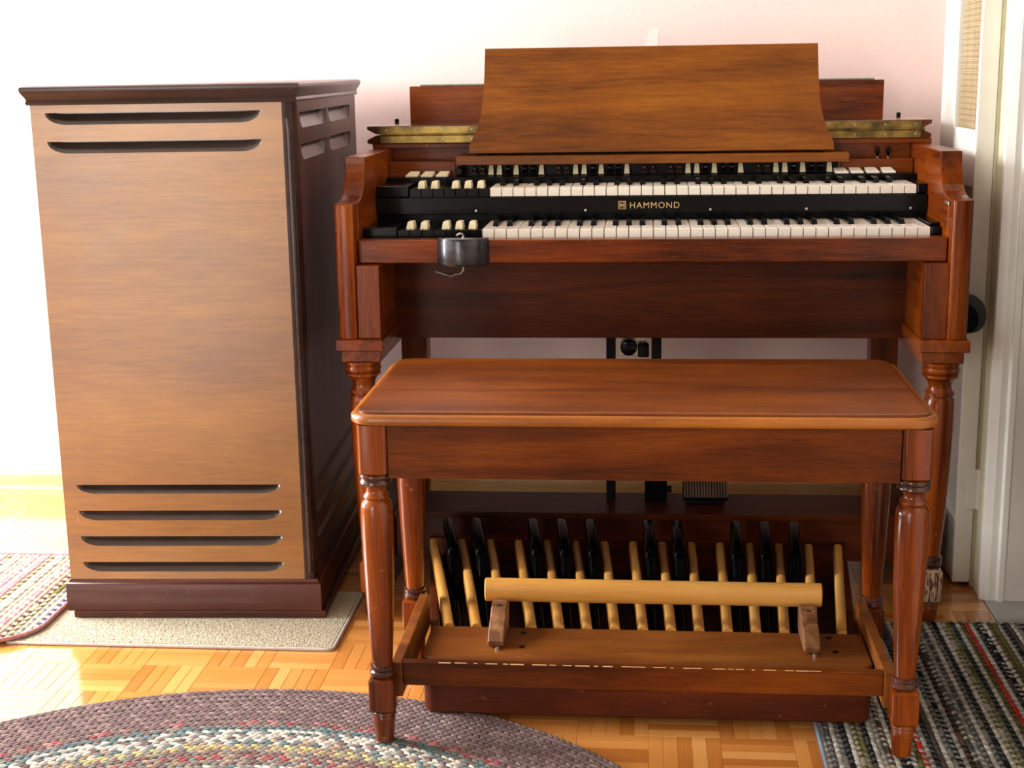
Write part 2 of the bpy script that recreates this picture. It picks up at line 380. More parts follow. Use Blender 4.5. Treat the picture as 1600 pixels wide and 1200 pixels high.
# jamb and casing of the doorway
struct('trim_1', B().box(.5835, .599, .1015, .235, 0, 2.1).box(.5725, .5834, .0985, .142, 0, 2.09).box(.5692, .5834, .1575, .226, 0, 2.09), M_cream_trim, bev=.003)
jb = [(.5725, .098), (.5725, .086), (.590, .080), (.604, .080), (.606, .072), (.618, .072), (.620, .080), (.640, .080), (.705, .080), (.705, .0985)]
struct('trim_2', B().prism(jb, 'z', 0, 2.03), M_white, bev=.0015)
struct('trim_3', B().box(.583, .599, -.80, -.721, 0, 2.1).box(.583, .599, -.80, .235, 2.03, 2.1), M_cream_trim, bev=.003)
# ------------------------------------------------------------------ rotary speaker cabinet (left)
sc_ = thing('speaker_cabinet', 'tall walnut speaker cabinet with slotted golden front and dark moulded top, on a beige mat', 'speaker', (-1.2552, -.1176, 0), local=True)
lw, ld = .498, .742; Z0, Z1 = .0875, 1.022
def slot(xa, xb, zt, zb, e=.04):
    L = [(xa, zt), (xb, zt)]
    for i in range(1, 8):
        t = math.pi/2*i/7; L.append((xb - e*(1-math.cos(t)), zt-(zt-zb)*math.sin(t)))
    for i in range(0, 7):
        t = math.pi/2*(1-i/7); L.append((xa + e*(1-math.cos(t)), zt-(zt-zb)*math.sin(t)))
    return L
rows = [(1.006, .984), (.953, .931), (.2835, .2655), (.2305, .2102), (.177, .1568), (.1232, .103)]
fr = panel_holes([(.0005, Z0), (.474, Z0), (.474, Z1), (.0005, Z1)], [slot(.028, .434, a_, b_2) for a_, b_2 in rows], 0.0, .016)
obj('front_panel', fr, M_les, sc_)
# right side built in the same way, then turned to face +x
side_rows = [(1.000, .970, .045, .335), (1.000, .970, .365, .655), (.940, .910, .045, .335), (.940, .910, .365, .655)] + [(a_, b_2, .03, .70) for a_, b_2 in rows[2:]]
sd = panel_holes([(.026, Z0), (ld, Z0), (ld, Z1), (.026, Z1)], [slot(p, q, a_, b_2, .035) for a_, b_2, p, q in side_rows], 0.0, .016)
for v in sd.vertices: v.co = Vector((lw-v.co.y, v.co.x, v.co.z))
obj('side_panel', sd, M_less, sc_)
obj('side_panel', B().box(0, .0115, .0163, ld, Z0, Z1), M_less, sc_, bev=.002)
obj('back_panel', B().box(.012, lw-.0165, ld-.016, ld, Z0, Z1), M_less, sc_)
def scoop(xa, xb, zt, zb, e):
    O = slot(xa, xb, zt, zb, e); I = slot(xa+.018, xb-.018, zt-.0006, zt-.0006-(zt-zb)*.06, e*.8)
    return B().stack([[(x, .0012, z) for x, z in O], [(x, .006, zt-(zt-z)*.72) for x, z in slot(xa+.006, xb-.006, zt, zb, e)], [(x, .0155, z) for x, z in I]], cap=False).add([(x, .0155, z) for x, z in I], [tuple(range(len(I)))])
for a_, b_2 in rows:
    obj('louvre', scoop(.028, .434, a_, b_2, .04), M_louv, sc_, recalc=False, smooth=True)
for a_, b_2, p, q in side_rows:
    bb_ = scoop(p, q, a_, b_2, .035); bb_.v = [(lw-y, x, z) for x, y, z in bb_.v]
    obj('louvre', bb_, M_lesd, sc_, recalc=False, smooth=True)
# front corner stile: rounded, with a stopped groove
st = [(.4745, 0), (.484, 0), (.492, .003), (lw-.003, .010), (lw, .020), (lw, .0255), (.4745, .0255)]
obj('corner_stile', B().prism(st, 'z', Z0, Z1), M_lesd, sc_, smooth=True)
obj('corner_bead', B().tube([(.486, -.0005, .10), (.486, -.001, .5), (.486, -.001, .97), (.484, .001, .99)], .0045, 8), M_lesd, sc_, smooth=True)
R_ = (0, lw, 0, ld)
obj('cornice', B().stack([sharp_rect(*R_, z, o_) for o_, z in [(.0, 1.0205), (.004, 1.0205), (.006, 1.024), (.005, 1.0275), (.004, 1.029), (.006, 1.034), (.010, 1.040), (.0125, 1.0445), (.0135, 1.049), (.0125, 1.053), (.008, 1.0555), (-.01, 1.0562)]]), M_lesd, sc_, smooth=True)
obj('plinth', B().stack([sharp_rect(*R_, z, o_) for o_, z in [(.006, .022), (.008, .024), (.008, .078), (.006, .081), (.003, .0825), (.001, .0872), (-.01, .0874)]]), M_lesb, sc_, smooth=True)
obj('lower_plinth', B().box(.003, lw+.016, -.006, ld-.006, .0074, .0214), M_lesb, sc_, bev=.002)
sc_.rotation_euler = (0, 0, .0486)
# mat under it
mt = thing('door_mat', 'beige pile mat with a bound edge under the speaker cabinet', 'mat', (-1.02, -.1, 0))
def pile(x0, x1, y0, y1, z, n, m_, amp):
    b = B(); V = []
    for j in range(m_+1):
        for i in range(n+1):
            e = min(i, n-i, j, m_-j); V.append((x0+(x1-x0)*i/n, y0+(y1-y0)*j/m_, z + (random.uniform(-amp, amp) if e > 0 else -.004)))
    return b.add(V, [(j*(n+1)+i, j*(n+1)+i+1, (j+1)*(n+1)+i+1, (j+1)*(n+1)+i) for j in range(m_) for i in range(n)])
o = obj('mat_pile', pile(-1.338, -.699, -.243, .045, .0060, 320, 146, .0007), M_mat, mt, recalc=False)
bd = [(p[0], p[1], .0035) for p in rrect(-1.341, -.696, -.2465, .048, .012, 0)]
obj('edge_binding', B().tube(bd+[bd[0]], .0036, 8), M_matb, mt, smooth=True)
# ------------------------------------------------------------------ console organ
OG = thing('console_organ', 'dark walnut two-manual console organ on turned legs against the pink wall', 'organ', (-.107, .28, 0))
wx, wy, wz = walnut('x'), walnut('y'), walnut('z')
XC = -.106
def mirror(x): return 2*XC-x
def both(fn):   # fn(side) -> B built for left; mirrored for right
    for m_ in (0, 1):
        yield m_
def mir(b):
    b2 = B(); b2.v = [(mirror(x), y, z) for x, y, z in b.v]; b2.f = [t[::-1] for t in b.f]; return b2
curve = [(-.036, .8285), (-.012, .832), (.008, .8385), (.024, .849), (.036, .8635), (.043, .880), (.0465, .897), (.048, .9095)]
for m_ in (0, 1):
    g = (lambda b: mir(b)) if m_ else (lambda b: b)
    obj('side_panel', g(B().prism([(-.036, .5715)]+curve+[(.638, .9095), (.638, .5715)], 'x', -.697, -.657)), wy, OG, bev=.002)
    ppost = [(-.6585, -.0365), (-.6585, -.083), (-.664, -.0855), (-.680, -.0855), (-.689, -.083), (-.695, -.076), (-.697, -.066), (-.697, -.0365)]
    obj('front_post', g(B().prism(ppost, 'z', .5715, .8285)), wz, OG, bev=.0015, smooth=True)
    obj('front_stile', g(B().box(-.658, -.614, -.076, -.036, .5715, .7128)), wz, OG, bev=.0012)
    obj('inner_cheek', g(B().box(-.6565, -.614, -.0355, .099, .5715, .7128)), wy, OG)
    ms = [sharp_rect(-.697, -.613, -.084, .636, z, o_) for o_, z in [(0, .5475), (.0035, .549), (.0035, .569), (0, .5712)]]
    obj('moulding', g(B().stack(ms)), wy, OG, bev=.001)
    obj('side_rail', g(B().box(-.692, -.6155, -.078, .630, .526, .547)), wy, OG, bev=.001)
# turned leg profile (radius, z)
def oleg(cx, cy_, name_top=.5255):
    p = [(.020, .5255), (.035, .5255), (.035, .519), (.033, .5165), (.0355, .512), (.0345, .507), (.030, .505), (.0335, .502), (.0335, .498), (.029, .4955), (.0235, .488), (.0215, .479), (.0235, .472), (.0275, .468), (.0275, .463), (.0235, .461),
         (.0245, .459), (.0275, .455), (.0285, .445), (.0285, .40), (.0275, .34), (.0245, .27), (.0205, .20), (.0165, .155), (.0155, .145), (.0195, .142), (.020, .137), (.0165, .134), (.0195, .130), (.019, .124), (.015, .1195), (.010, .1195)]
    b = B().lathe(p, cx, cy_, 32)
    return b
def oblock(cx, cy_):
    return B().stack([rrect(cx-.0205, cx+.0205, cy_-.0205, cy_+.0205, .004, z, 3, o_) for o_, z in [(-.005, .119), (0, .1145), (0, .055), (-.004, .0515)]])
def ofoot(cx, cy_, z0=.001): return B().lathe([(.010, .0515), (.0165, .0512), (.0185, .048), (.0185, .045), (.0150, .043), (.0165, .040), (.0165, .03), (.0145, z0), (.01, z0)], cx, cy_, 24)
for cx, cy_, z0, blk in ((-.655, -.055, .001, wz), (.4435, -.055, .0125, M_scr)):
    lg = obj('leg', oleg(cx, cy_), M_leg, OG, smooth=True)
    obj('leg_block', oblock(cx, cy_), blk, lg, smooth=True)
    obj('leg_rings', B().lathe([(.0155, .1455), (.0201, .1424), (.0206, .1368), (.0172, .134), (.0201, .1302), (.0196, .1238), (.0158, .1197)], cx, cy_, 28), M_ring, lg, smooth=True)
    obj('leg_foot', ofoot(cx, cy_, z0), M_leg, lg, smooth=True)
for cx in (-.658, mirror(-.658)):
    obj('leg', B().prism([(cx-.031, .575), (cx+.031, .575), (cx+.031, .632), (cx-.031, .632)], 'z', .16, .5255).stack([rrect(cx-.018, cx+.018, .588, .624, .003, z, 2, o_) for o_, z in [(0, .001), (.013, .16)]]), wz, OG, bev=.003)
# case
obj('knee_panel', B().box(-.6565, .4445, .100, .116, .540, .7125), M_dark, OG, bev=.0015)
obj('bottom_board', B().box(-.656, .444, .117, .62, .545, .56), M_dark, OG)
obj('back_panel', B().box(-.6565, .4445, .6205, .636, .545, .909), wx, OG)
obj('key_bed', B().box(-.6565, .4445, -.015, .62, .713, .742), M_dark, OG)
obj('key_slip', B().box(-.6568, .4448, -.055, -.0155, .7135, .7578), wx, OG, bev=.0025)
for sx_, w_ in ((-.648, .01), (.436, .008)): pass
# half-moon rotary switch on the key slip, with lever and cable
hm = [( -.5035+.0995*i/20, -.0555 - .034*math.sin(math.pi*min(1, max(0, i/20)))**.6) for i in range(21)]
hs = obj('rotary_switch', B().stack([[(-.4538+(x+.4538)*k, -.0555+(y+.0555)*k, z) for x, y in hm] for k, z in [(.90, .7105), (.92, .7125), (.985, .7135), (1.0, .7155), (1.0, .758), (.97, .762), (.95, .7625)]]), plain('worn_black_metal', (46, 46, 50), .3, .5, .2, .5, 30), OG, smooth=True)
obj('lever', B().tube([(-.452, -.075, .7615), (-.451, -.074, .7675), (-.4525, -.076, .7715), (-.4575, -.079, .7725), (-.463, -.082, .7695)], .0021, 8), M_steel, hs, smooth=True)
obj('cable', B().tube([(-.453, -.062, .711), (-.455, -.05, .700), (-.463, -.03, .690), (-.478, .02, .682), (-.495, .06, .672), (-.510, .092, .671), (-.53, .0985, .676)], .0017, 8), M_cable, hs, smooth=True)
# ---- manuals
KW = .847/36; KX = -.4235
def white_key(x, y0, zt, y1):
    g = .0009
    return B().stack([[(x+g, y0, zt-.0168), (x+KW-g, y0, zt-.0168), (x+KW-g, y1, zt-.0168), (x+g, y1, zt-.0168)], [(x+g, y0, zt-.0012), (x+KW-g, y0, zt-.0012), (x+KW-g, y1, zt-.0012), (x+g, y1, zt-.0012)], [(x+g+.0008, y0+.001, zt), (x+KW-g-.0008, y0+.001, zt), (x+KW-g-.0008, y1, zt), (x+g+.0008, y1, zt)]])
def black_key(x, y0, zt, y1, w2=.0058, h=.0105):
    return B().stack([[(x-w2, y0, zt), (x+w2, y0, zt), (x+w2, y1, zt), (x-w2, y1, zt)], [(x-w2*.95, y0+.002, zt+.004), (x+w2*.95, y0+.002, zt+.004), (x+w2*.95, y1, zt+.004), (x-w2*.95, y1, zt+.004)],
                      [(x-w2*.8, y0+.0075, zt+h-.001), (x+w2*.8, y0+.0075, zt+h-.001), (x+w2*.8, y1, zt+h-.001), (x-w2*.8, y1, zt+h-.001)], [(x-w2*.6, y0+.0095, zt+h), (x+w2*.6, y0+.0095, zt+h), (x+w2*.6, y1, zt+h), (x-w2*.6, y1, zt+h)]])
def manual(name, y0, zt, y1, slope):
    # the manual's own black frame, the keys are its sub-parts
    mb = B().box(-.656, .444, y0+.004, y1, zt-.0285, zt-.0172)
    mo = obj(name, mb, M_blacks, OG)
    src = {}
    def put(kind, nm, mat, fn, x):
        if kind not in src:
            src[kind] = (obj(nm, fn(0), mat, mo, at=(0, y0, zt), bev=0), None)
            o = src[kind][0]; o.location.x = x - world(mo).x
        else:
            o = src[kind][0].copy(); COL.objects.link(o); o.parent = mo; o.location.x = x - world(mo).x
        o.location.z += slope*(x-XC) if False else 0
        return o
    for i in range(36): put('w', 'white_key', M_ivory, lambda x: white_key(x, y0, zt, y1), KX+i*KW)
    for i in range(35):
        if i % 7 in (0, 1, 3, 4, 5): put('b', 'black_key', M_black, lambda x: black_key(x, y0+.050, zt, y1), KX+(i+1)*KW + {0: -.0018, 1: .0018, 3: -.0025, 4: 0, 5: .0025}[i % 7])
    for i in range(7): put('pw', 'preset_key', M_black, lambda x: white_key(x, y0, zt-.001, y1), KX+(i-7)*KW)
    for i in (0, 1, 3, 4, 5): put('pb', 'preset_tab', M_cream, lambda x: black_key(x, y0+.016, zt-.001, y0+.052, .0072, .0135), KX+(i-6)*KW + {0: -.0018, 1: .0018, 3: -.0025, 4: 0, 5: .0025}[i])
    return mo
lm = manual('lower_manual', .0, .7722, .162, 0)
um = manual('upper_manual', .155, .8385, .268, 0)
obj('end_block', B().box(-.656, -.5895, .0, .144, .7545, .7755), M_black, OG, bev=.002)
obj('end_block', B().box(.4245, .4442, .0, .144, .7545, .7722).box(.4245, .4442, .02, .144, .7722, .7785), M_black, OG, bev=.002)
obj('end_block', B().box(-.656, -.5905, .155, .268, .8205, .8435), M_black, OG, bev=.002)
obj('end_block', B().box(.4245, .4442, .155, .268, .8205, .8405), M_black, OG, bev=.003)
fa = obj('fascia', B().box(-.656, .4442, .1455, .153, .7865, .8205), M_black, OG, bev=.0012)
obj('inner_deck', B().box(-.656, .4442, .163, .62, .7425, .809), M_blacks, OG)
for x in (-.4511, -.2292, .0201, .209, .4118):
    obj('screw', B().lathe([(.0005, .1440), (.0022, .1442), (.0030, .1452), (.0030, .1456)], x, .7932, 12, 'y'), M_steel, fa, smooth=True)
tm = text_mesh('HAMMOND', .0162, 1.18, 1.16)
xs_ = [v.co.x for v in tm.vertices]; zs_ = [v.co.z for v in tm.vertices]
for v in tm.vertices: v.co = Vector((-.1400+(v.co.x-min(xs_))/(max(xs_)-min(xs_))*.0985, .1451+v.co.y, .7965+(v.co.z-min(zs_))/(max(zs_)-min(zs_))*.0122))
obj('lettering', tm, M_gold, fa)
lb = B()
def frame2(b, x0, x1, z0, z1, t, y0, y1):
    b.box(x0, x1, y0, y1, z0, z0+t).box(x0, x1, y0, y1, z1-t, z1).box(x0, x0+t, y0, y1, z0+t, z1-t).box(x1-t, x1, y0, y1, z0+t, z1-t)
frame2(lb, -.1636, -.1482, .7950, .8110, .0011, .1448, .1455)
lb.box(-.1612, -.1597, .1448, .1455, .7978, .8084).box(-.1522, -.1507, .1448, .1455, .7978, .8084).box(-.1597, -.1522, .1448, .1455, .8022, .8036)
lb.box(-.1585, -.1575, .1448, .1455, .7985, .8076).box(-.1544, -.1534, .1448, .1455, .7985, .8076)
lb.prism([(-.1560, .8010), (-.1542, .8029), (-.1560, .8048), (-.1578, .8029)], 'y', .1446, .1455)
obj('emblem', lb, M_gold, fa)
# ---- drawbar deck
obj('control_rail', B().box(-.656, .4432, .269, .3095, .8365, .8525), M_black, OG, bev=.001)
db = obj('drawbar_base', B().box(-.4960, .2885, .3115, .330, .8505, .8755), M_blacks, OG)
obj('wood_strip', B().box(-.6565, -.5125, .310, .328, .8505, .8825), wx, OG, bev=.0012)
obj('wood_strip', B().box(.2930, .4432, .310, .328, .8465+.004, .8795), wx, OG, bev=.0012)
obj('shelf_bracket', B().box(-.5115, -.4965, .2985, .3295, .853, .8755), wx, OG, bev=.0012)
obj('shelf_bracket', B().box(.2892, .2925, .2985, .3295, .853, .8755), wx, OG, bev=.0008)
obj('ledge', B().box(-.6565, .4442, .3305, .405, .845, .8765), wx, OG)
obj('inner_back', B().box(-.6565, .4442, .362, .376, .877, .909), wx, OG)
obj('music_shelf', B().box(-.5075, .3075, .272, .3600, .8768, .8945), M_rest, OG, bev=.0015)
seqp = [('n', "16'"), ('n', "5 1/3'"), ('w', "8'"), ('w', "4'"), ('k', "2 2/3'"), ('w', "2'"), ('k', "1 3/5'"), ('k', "1 1/3'"), ('w', "1'")]
bars = []
for x0, n9 in ((741, 9), (875, 9)): bars += [(x0+13.35*i if x0 == 741 else x0+13.45*i, seqp[i]) for i in range(9)]
bars += [(1010, ('n', "16'")), (1023.7, ('n', "8'"))]
bars += [(1051+13.62*i, seqp[i]) for i in range(9)] + [(1187+13.67*i, seqp[i]) for i in range(9)]
x_of = lambda px: -.4714+(px-741)*(.2714+.4714)/(1296.4-741)
tabs = {}
def tabmesh(z0, z1):
    return B().stack([[(-.0058, .296, z0), (.0058, .296, z0), (.0058, .3105, z0), (-.0058, .3105, z0)], [(-.0056, .2955, z0+.003), (.0056, .2955, z0+.003), (.0056, .3105, z0+.003), (-.0056, .3105, z0+.003)], [(-.0040, .3045, z1), (.0040, .3045, z1), (.0040, .3105, z1), (-.0040, .3105, z1)]])
nums = {}
for px, (kd, tx) in bars:
    x = x_of(px); z0, z1, mt_ = {'w': (.8545, .8745, M_cream), 'k': (.8545, .8735, M_black), 'n': (.8560, .8725, M_brown)}[kd]
    if kd not in tabs:
        tabs[kd] = obj('drawbar', tabmesh(z0, z1), mt_, OG, at=(0, .3105, .86), bev=.0006); o = tabs[kd]; WO[o.name] = Vector((x, .3105, .86))
    else:
        o = tabs[kd].copy(); COL.objects.link(o); o.parent = OG
    o.location.x = x - world(OG).x
    key = (tx, kd == 'w')
    if key not in nums:
        t_ = text_mesh(tx, .0052 if len(tx) < 4 else .0040, .9, .95, .0002)
        for v in t_.vertices:
            zz = v.co.z + .866; yy = .2955 + (zz-(z0+.003))/(z1-z0-.003)*.009
            v.co = Vector((v.co.x, yy-.0003-v.co.y*0-.3105, zz-.86))
        t_.materials.clear(); t_.materials.append(M_brown if kd == 'w' else M_whiteprint); nums[key] = t_
    nn = bpy.data.objects.new('numeral', nums[key]); COL.objects.link(nn); nn.parent = o; nn.location = (0, 0, 0)
def tablet(x): return B().hexa([(x, .272, .8527), (x+.0255, .272, .8527), (x+.006, .300, .8535), (x+.0275, .300, .8535), (x, .272, .8562), (x+.0255, .272, .8562), (x+.006, .300, .8635), (x+.0275, .300, .8635)])
for x in (-.6155, -.583, -.551): obj('tablet', tablet(x), M_cream, OG, bev=.0008)
def tablet_r(x): b = tablet(x); b.v = [(2*(x+.0137)-p[0], p[1], p[2]) for p in b.v]; return b
for x in (.280, .3105, .3425, .375): obj('tablet', tablet_r(x), M_ivory, OG, bev=.0008)
kn = [(.0005, .284)]
obj('vibrato_knob', B().lathe([(.009, .2985), (.0105, .296), (.0105, .290), (.0085, .287), (.0085, .278), (.0072, .2755), (.001, .2755)], -.502, .8635, 10, 'y'), M_black, OG)
for x in (.3755, .3975):
    tg = obj('toggle_switch', B().lathe([(.0065, .8767), (.0055, .8785), (.0032, .8795), (.002, .883)], x, .347, 14), M_steel, OG, smooth=True)
    obj('toggle_lever', B().lathe([(.0018, .882), (.0024, .886), (.0036, .891), (.0043, .896), (.0040, .900), (.0022, .9025), (.0004, .903)], x, .3465, 14), M_black, tg, smooth=True)
# ---- music rest: thin board with flared foot
xl = [(-.4485, 1.1160), (-.4500, 1.06), (-.4520, 1.02), (-.4550, .990), (-.4605, .965), (-.4680, .944), (-.4760, .928), (-.4815, .915), (-.4825, .9005)]
ym = lambda z: .300+(z-.9045)*.22
pts = xl[::-1] + [(-.204-(x+.0), z) for x, z in [(p[0], p[1]) for p in xl]]
xm = -.1015
pts = [(x, z) for x, z in xl] + [(2*xm-x, z) for x, z in xl[::-1]]
mr = B(); n = len(pts)
vv = [(x, ym(z), z) for x, z in pts] + [(x, ym(z)+.012, z) for x, z in pts]
q = [(i, n-1-i, n-2-i, i+1) for i in range(len(xl)-1)]
mr.add(vv, q + [tuple(n+k for k in t[::-1]) for t in q] + [(i, (i+1) % n, n+(i+1) % n, n+i) for i in range(n)])
mro = obj('music_rest', mr, M_rest, OG)
for x in (-.455, -.20, .005, .245):
    obj('hinge', B().box(x-.010, x+.010,   .3025, .310, .8947, .9003).lathe([(.0018, x-.010), (.0018, x+.010)], .2985, .8985, 10, 'x'), M_blacks, mro)
# ---- folded lid boards with brass piano hinge
XA, XB = -.7072, .4832; nn_ = .02
up = [(XA, .9575), (XB, .9575), (XB, .9505), (XB-.019, .9405), (XA+.019, .9405), (XA, .9505)]
lo = [(XA+.019, .9375), (XB-.019, .9375), (XB, .9285), (XB, .9215), (XB-.006, .9200), (XA+.006, .9200), (XA, .9215), (XA, .9285)]
M_lid = wood('polished_lid', (40, 13, 3), (70, 27, 8), (96, 42, 13), 'x', .10, .6, bump=0)
lid = obj('folded_lid', B().prism(up, 'y', .340, .600), M_lid, OG, bev=.001)
obj('lid_lower_board', B().prism(lo, 'y', .340, .600), M_dark, lid, bev=.001)
obj('lid_packing', B().box(-.60, .38, .36, .59, .9378, .9402), M_dark, lid)
obj('body_top', B().box(-.6968, .4848, .342, .638, .9098, .9197), wx, OG, bev=.001)
hg = obj('piano_hinge', B().box(-.678, .461, .3382, .3398, .9418, .9560).box(-.678, .461, .3382, .3398, .9215, .9362), M_brass, lid)
x = -.678; kk = 0
kb = B()
while x < .459:
    kb.lathe([(.0028, x), (.0028, x+.0215)], .3372, .939, 8, 'x'); x += .0225
o = obj('hinge_knuckles', kb, M_brass, lid, smooth=True)
for x in [-.6658+.062*i for i in range(19)]:
    for z in (.9490, .9288): obj('hinge_screw', B().lathe([(.0004, .3370), (.0017, .3373), (.0022, .3382)], x, z, 8, 'y'), M_steel, lid, smooth=True)
# standing back board with green felt edge
bb = obj('back_board', B().box(-.6545, .4251, .6015, .619, .9200, 1.0375), wx, OG, bev=.0015)
obj('felt_strip', B().box(-.630, .404, .6035, .617, 1.0376, 1.0412), M_felt, bb, bev=.001)
for x in (-.684, .457): obj('rubber_bumper', B().lathe([(.0003, .9655), (.0035, .9648), (.0052, .9625), (.0052, .9592), (.0040, .9576)], x, .588, 14), M_blacks, lid, smooth=True)
# keeper plates on the inner cheeks
for x, sgn in ((.4435, 1),): obj('latch_plate', B().box(.4420, .4444, -.055, -.022, .8175, .8235), M_steel, OG, bev=.001)
# ---- lower shelf with swell pedal and linkage
obj('lower_shelf', B().box(-.640, .428, .138, .290, .142, .1575), M_dark, OG, bev=.0015)
obj('shelf_front', B().box(-.640, .428, .152, .166, .055, .1415), M_case, OG, bev=.001)
for x0 in (-.690, .4415): obj('side_runner', B().box(x0, x0+.049, .050, .60, .004 if x0 < 0 else .004, .055).box(x0, x0+.049, .139, .60, .0552, .157), M_dark, OG, bev=.002)
obj('linkage_rod', B().box(-.1905, -.1705, .236, .250, .158, .544), M_blacks, OG, bev=.002)
obj('linkage_rod', B().box(-.0950, -.0740, .236, .250, .40, .544), M_blacks, OG, bev=.002)
obj('linkage_rod', B().box(-.0905, -.0780, .240, .2475, .205, .40), M_blacks, OG, bev=.002)
bx = obj('linkage_box', B().box(-.1075, -.0600, .224, .275, .1578, .2050), M_black, OG, bev=.002)
obj('linkage_knob', B().lathe([(.002, -.0598), (.008, -.0595), (.008, -.050), (.002, -.049)], .245, .180, 12, 'x'), M_blacks, bx, smooth=True)
mp = obj('linkage_plate', B().box(-.1690, -.1060, .268, .271, .470, .544), M_steel, OG, bev=.001)
obj('linkage_motor', B().lathe([(.004, .262), (.016, .2615), (.018, .258), (.018, .246), (.015, .244), (.003, .244)], -.1430, .492, 16, 'y'), M_black, mp, smooth=True)
obj('linkage_cap', B().stack([rrect(-.1235, -.1000, .250, .2655, .005, z, 4, o_) for o_, z in [(0, .470), (0, .496), (-.003, .500)]]), M_blacks, mp, smooth=True)
sw = obj('swell_pedal', B().hexa([(-.0270, .200, .168), (.0690, .200, .168), (-.0270, .262, .222), (.0690, .262, .222), (-.0270, .196, .176), (.0690, .196, .176), (-.0270, .258, .232), (.0690, .258, .232)]), M_blacks, OG, bev=.002)
for k in range(16):
    x = -.0245+k*.0060
    obj('tread_rib', B().hexa([(x, .1957, .1765), (x+.0036, .1957, .1765), (x, .2577, .2325), (x+.0036, .2577, .2325), (x, .1945, .1785), (x+.0036, .1945, .1785), (x, .2565, .2345), (x+.0036, .2565, .2345)]), M_tread, sw)
obj('swell_base', B().box(-.020, .062, .205, .275, .1578, .1675).box(.000, .042, .235, .268, .1675, .19), M_blacks, sw, bev=.002)
# ---- black rounded case hung on the right flank
hc = thing('hanging_case', 'black rounded padded object hanging at the right flank of the organ', 'case', (.50, .10, .60))
pf = [(.487, .5530), (.530, .5535), (.543, .558), (.551, .568), (.5555, .583), (.554, .600), (.547, .615), (.535, .625), (.514, .631), (.487, .632)]
obj('shell', B().stack([[(.487+(x-.487)*k, y, .59+(z-.59)*k2) for x, z in pf] for y, k, k2 in [(.115, .9, .93), (.112, 1, 1), (.085, 1, 1), (.075, .93, .95), (.072, .8, .84)]]), plain('case_grey', (40, 44, 44), .5, 0, 0, .2), hc, smooth=True)
obj('pad', B().stack([[(.487+(x-.487)*k, y, .585+(z-.59)*k2) for x, z in pf] for y, k, k2 in [(.0719, .74, .76), (.066, .72, .74), (.064, .6, .62)]]), M_blacks, hc, smooth=True)
# ------------------------------------------------------------------ pedalboard
PB = thing('pedalboard', 'walnut organ pedalboard with maple naturals and black sharps, under the console behind the bench', 'pedalboard', (-.11, -.2, 0))
z_ = .0115
def pcase(x0, x1, y0, y1, rad, zs):
    out = []
    for o_, z in zs:
        L = []
        for cx, cy_, a0 in ((x1-rad, y0+rad, -90), (x0+rad, y0+rad, 180)):
            for i in range(7):
                a = math.radians(a0 + 90*i/6); L.append((cx+(rad+o_)*math.cos(a), cy_+(rad+o_)*math.sin(a), z))
            if a0 == -90: L += [(x1+o_, y1, z), (x0+o_*-1, y1, z)]
        out.append(L)
    return out
obj('front_board', B().stack(pcase(-.481, .2635, -.520, -.490, .022, [(-.003, z_), (0, z_+.003), (0, .0985)])), M_case, PB, smooth=True)
obj('heel_board', B().stack(pcase(-.4825, .265, -.5235, -.386, .022, [(0, .099), (0, .110), (-.003, .113)])), M_plank, PB, smooth=True)
for x, y in ((-.318, -.410), (-.316, -.470), (.206, -.404), (.210, -.464)):
    obj('plug', B().lathe([(.0055, .1128), (.0055, .1136), (.001, .1138)], x, y, 12), M_blacks, PB)
for m_, (xa, xb) in enumerate(((-.470, -.566), (.2535, .312))):
    w_ = .016 if m_ == 0 else -.016
    obj('side_board', B().hexa([(min(xa, xa+w_), -.489, z_), (max(xa, xa+w_), -.489, z_), (min(xb, xb+w_), .135, z_), (max(xb, xb+w_), .135, z_), (min(xa, xa+w_), -.489, .07), (max(xa, xa+w_), -.489, .07), (min(xb, xb+w_), .135, .07), (max(xb, xb+w_), .135, .07)]), M_case, PB, bev=.002)
obj('base_board', B().hexa([(-.453, -.489, z_+.001), (.236, -.489, z_+.001), (-.548, .130, z_+.001), (.293, .130, z_+.001), (-.453, -.489, .030), (.236, -.489, .030), (-.548, .130, .030), (.293, .130, .030)]), plain('base_mauve', (54, 24, 20), .5, 0, 0, .15), PB)
obj('toe_board', B().box(-.564, .308, .1305, .145, z_, .10), M_case, PB)
def bar_loop(x, y, w2, zt, h, tx):
    prof = [(-w2, zt-h), (w2, zt-h), (w2, zt-.006), (w2*.85, zt-.002), (w2*.5, zt), (-w2*.5, zt), (-w2*.85, zt-.002), (-w2, zt-.006)]
    return [(x+a, y, z) for a, z in prof]
for i in range(15):
    xf, xn = -.5474+i*.05943, -.4519+i*.04879
    L = [(0, .0, .104, .010), (.01, .0, .117, .024), (.3, 0, .121, .03), (1, 0, .118, .03)]
    lp = []
    for t, _, zt, hh in L: lp.append(bar_loop(xf+(xn-xf)*t, .083+(-.384-.083)*t, .0088, zt, hh, 0))
    obj('natural_pedal', B().stack(lp), M_maple, PB, smooth=True)
for i in range(14):
    if i % 7 in (0, 1, 3, 4, 5):
        xf, xn = -.5474+(i+.5)*.05943, -.4519+(i+.5)*.04879
        at = lambda y: xf+(xn-xf)*(.083-y)/.467
        lp = [bar_loop(at(y), y, w2, zt, hh, 0) for y, zt, hh, w2 in [(-.384, .075, .02, .007), (-.135, .080, .025, .008), (-.120, .100, .045, .010), (-.114, .150, .095, .0105), (-.106, .162, .107, .0105), (-.09, .1665, .11, .0105), (.060, .168, .11, .0105), (.075, .165, .11, .0105)]]
        obj('sharp_pedal', B().stack(lp), M_sharp, PB, smooth=True)
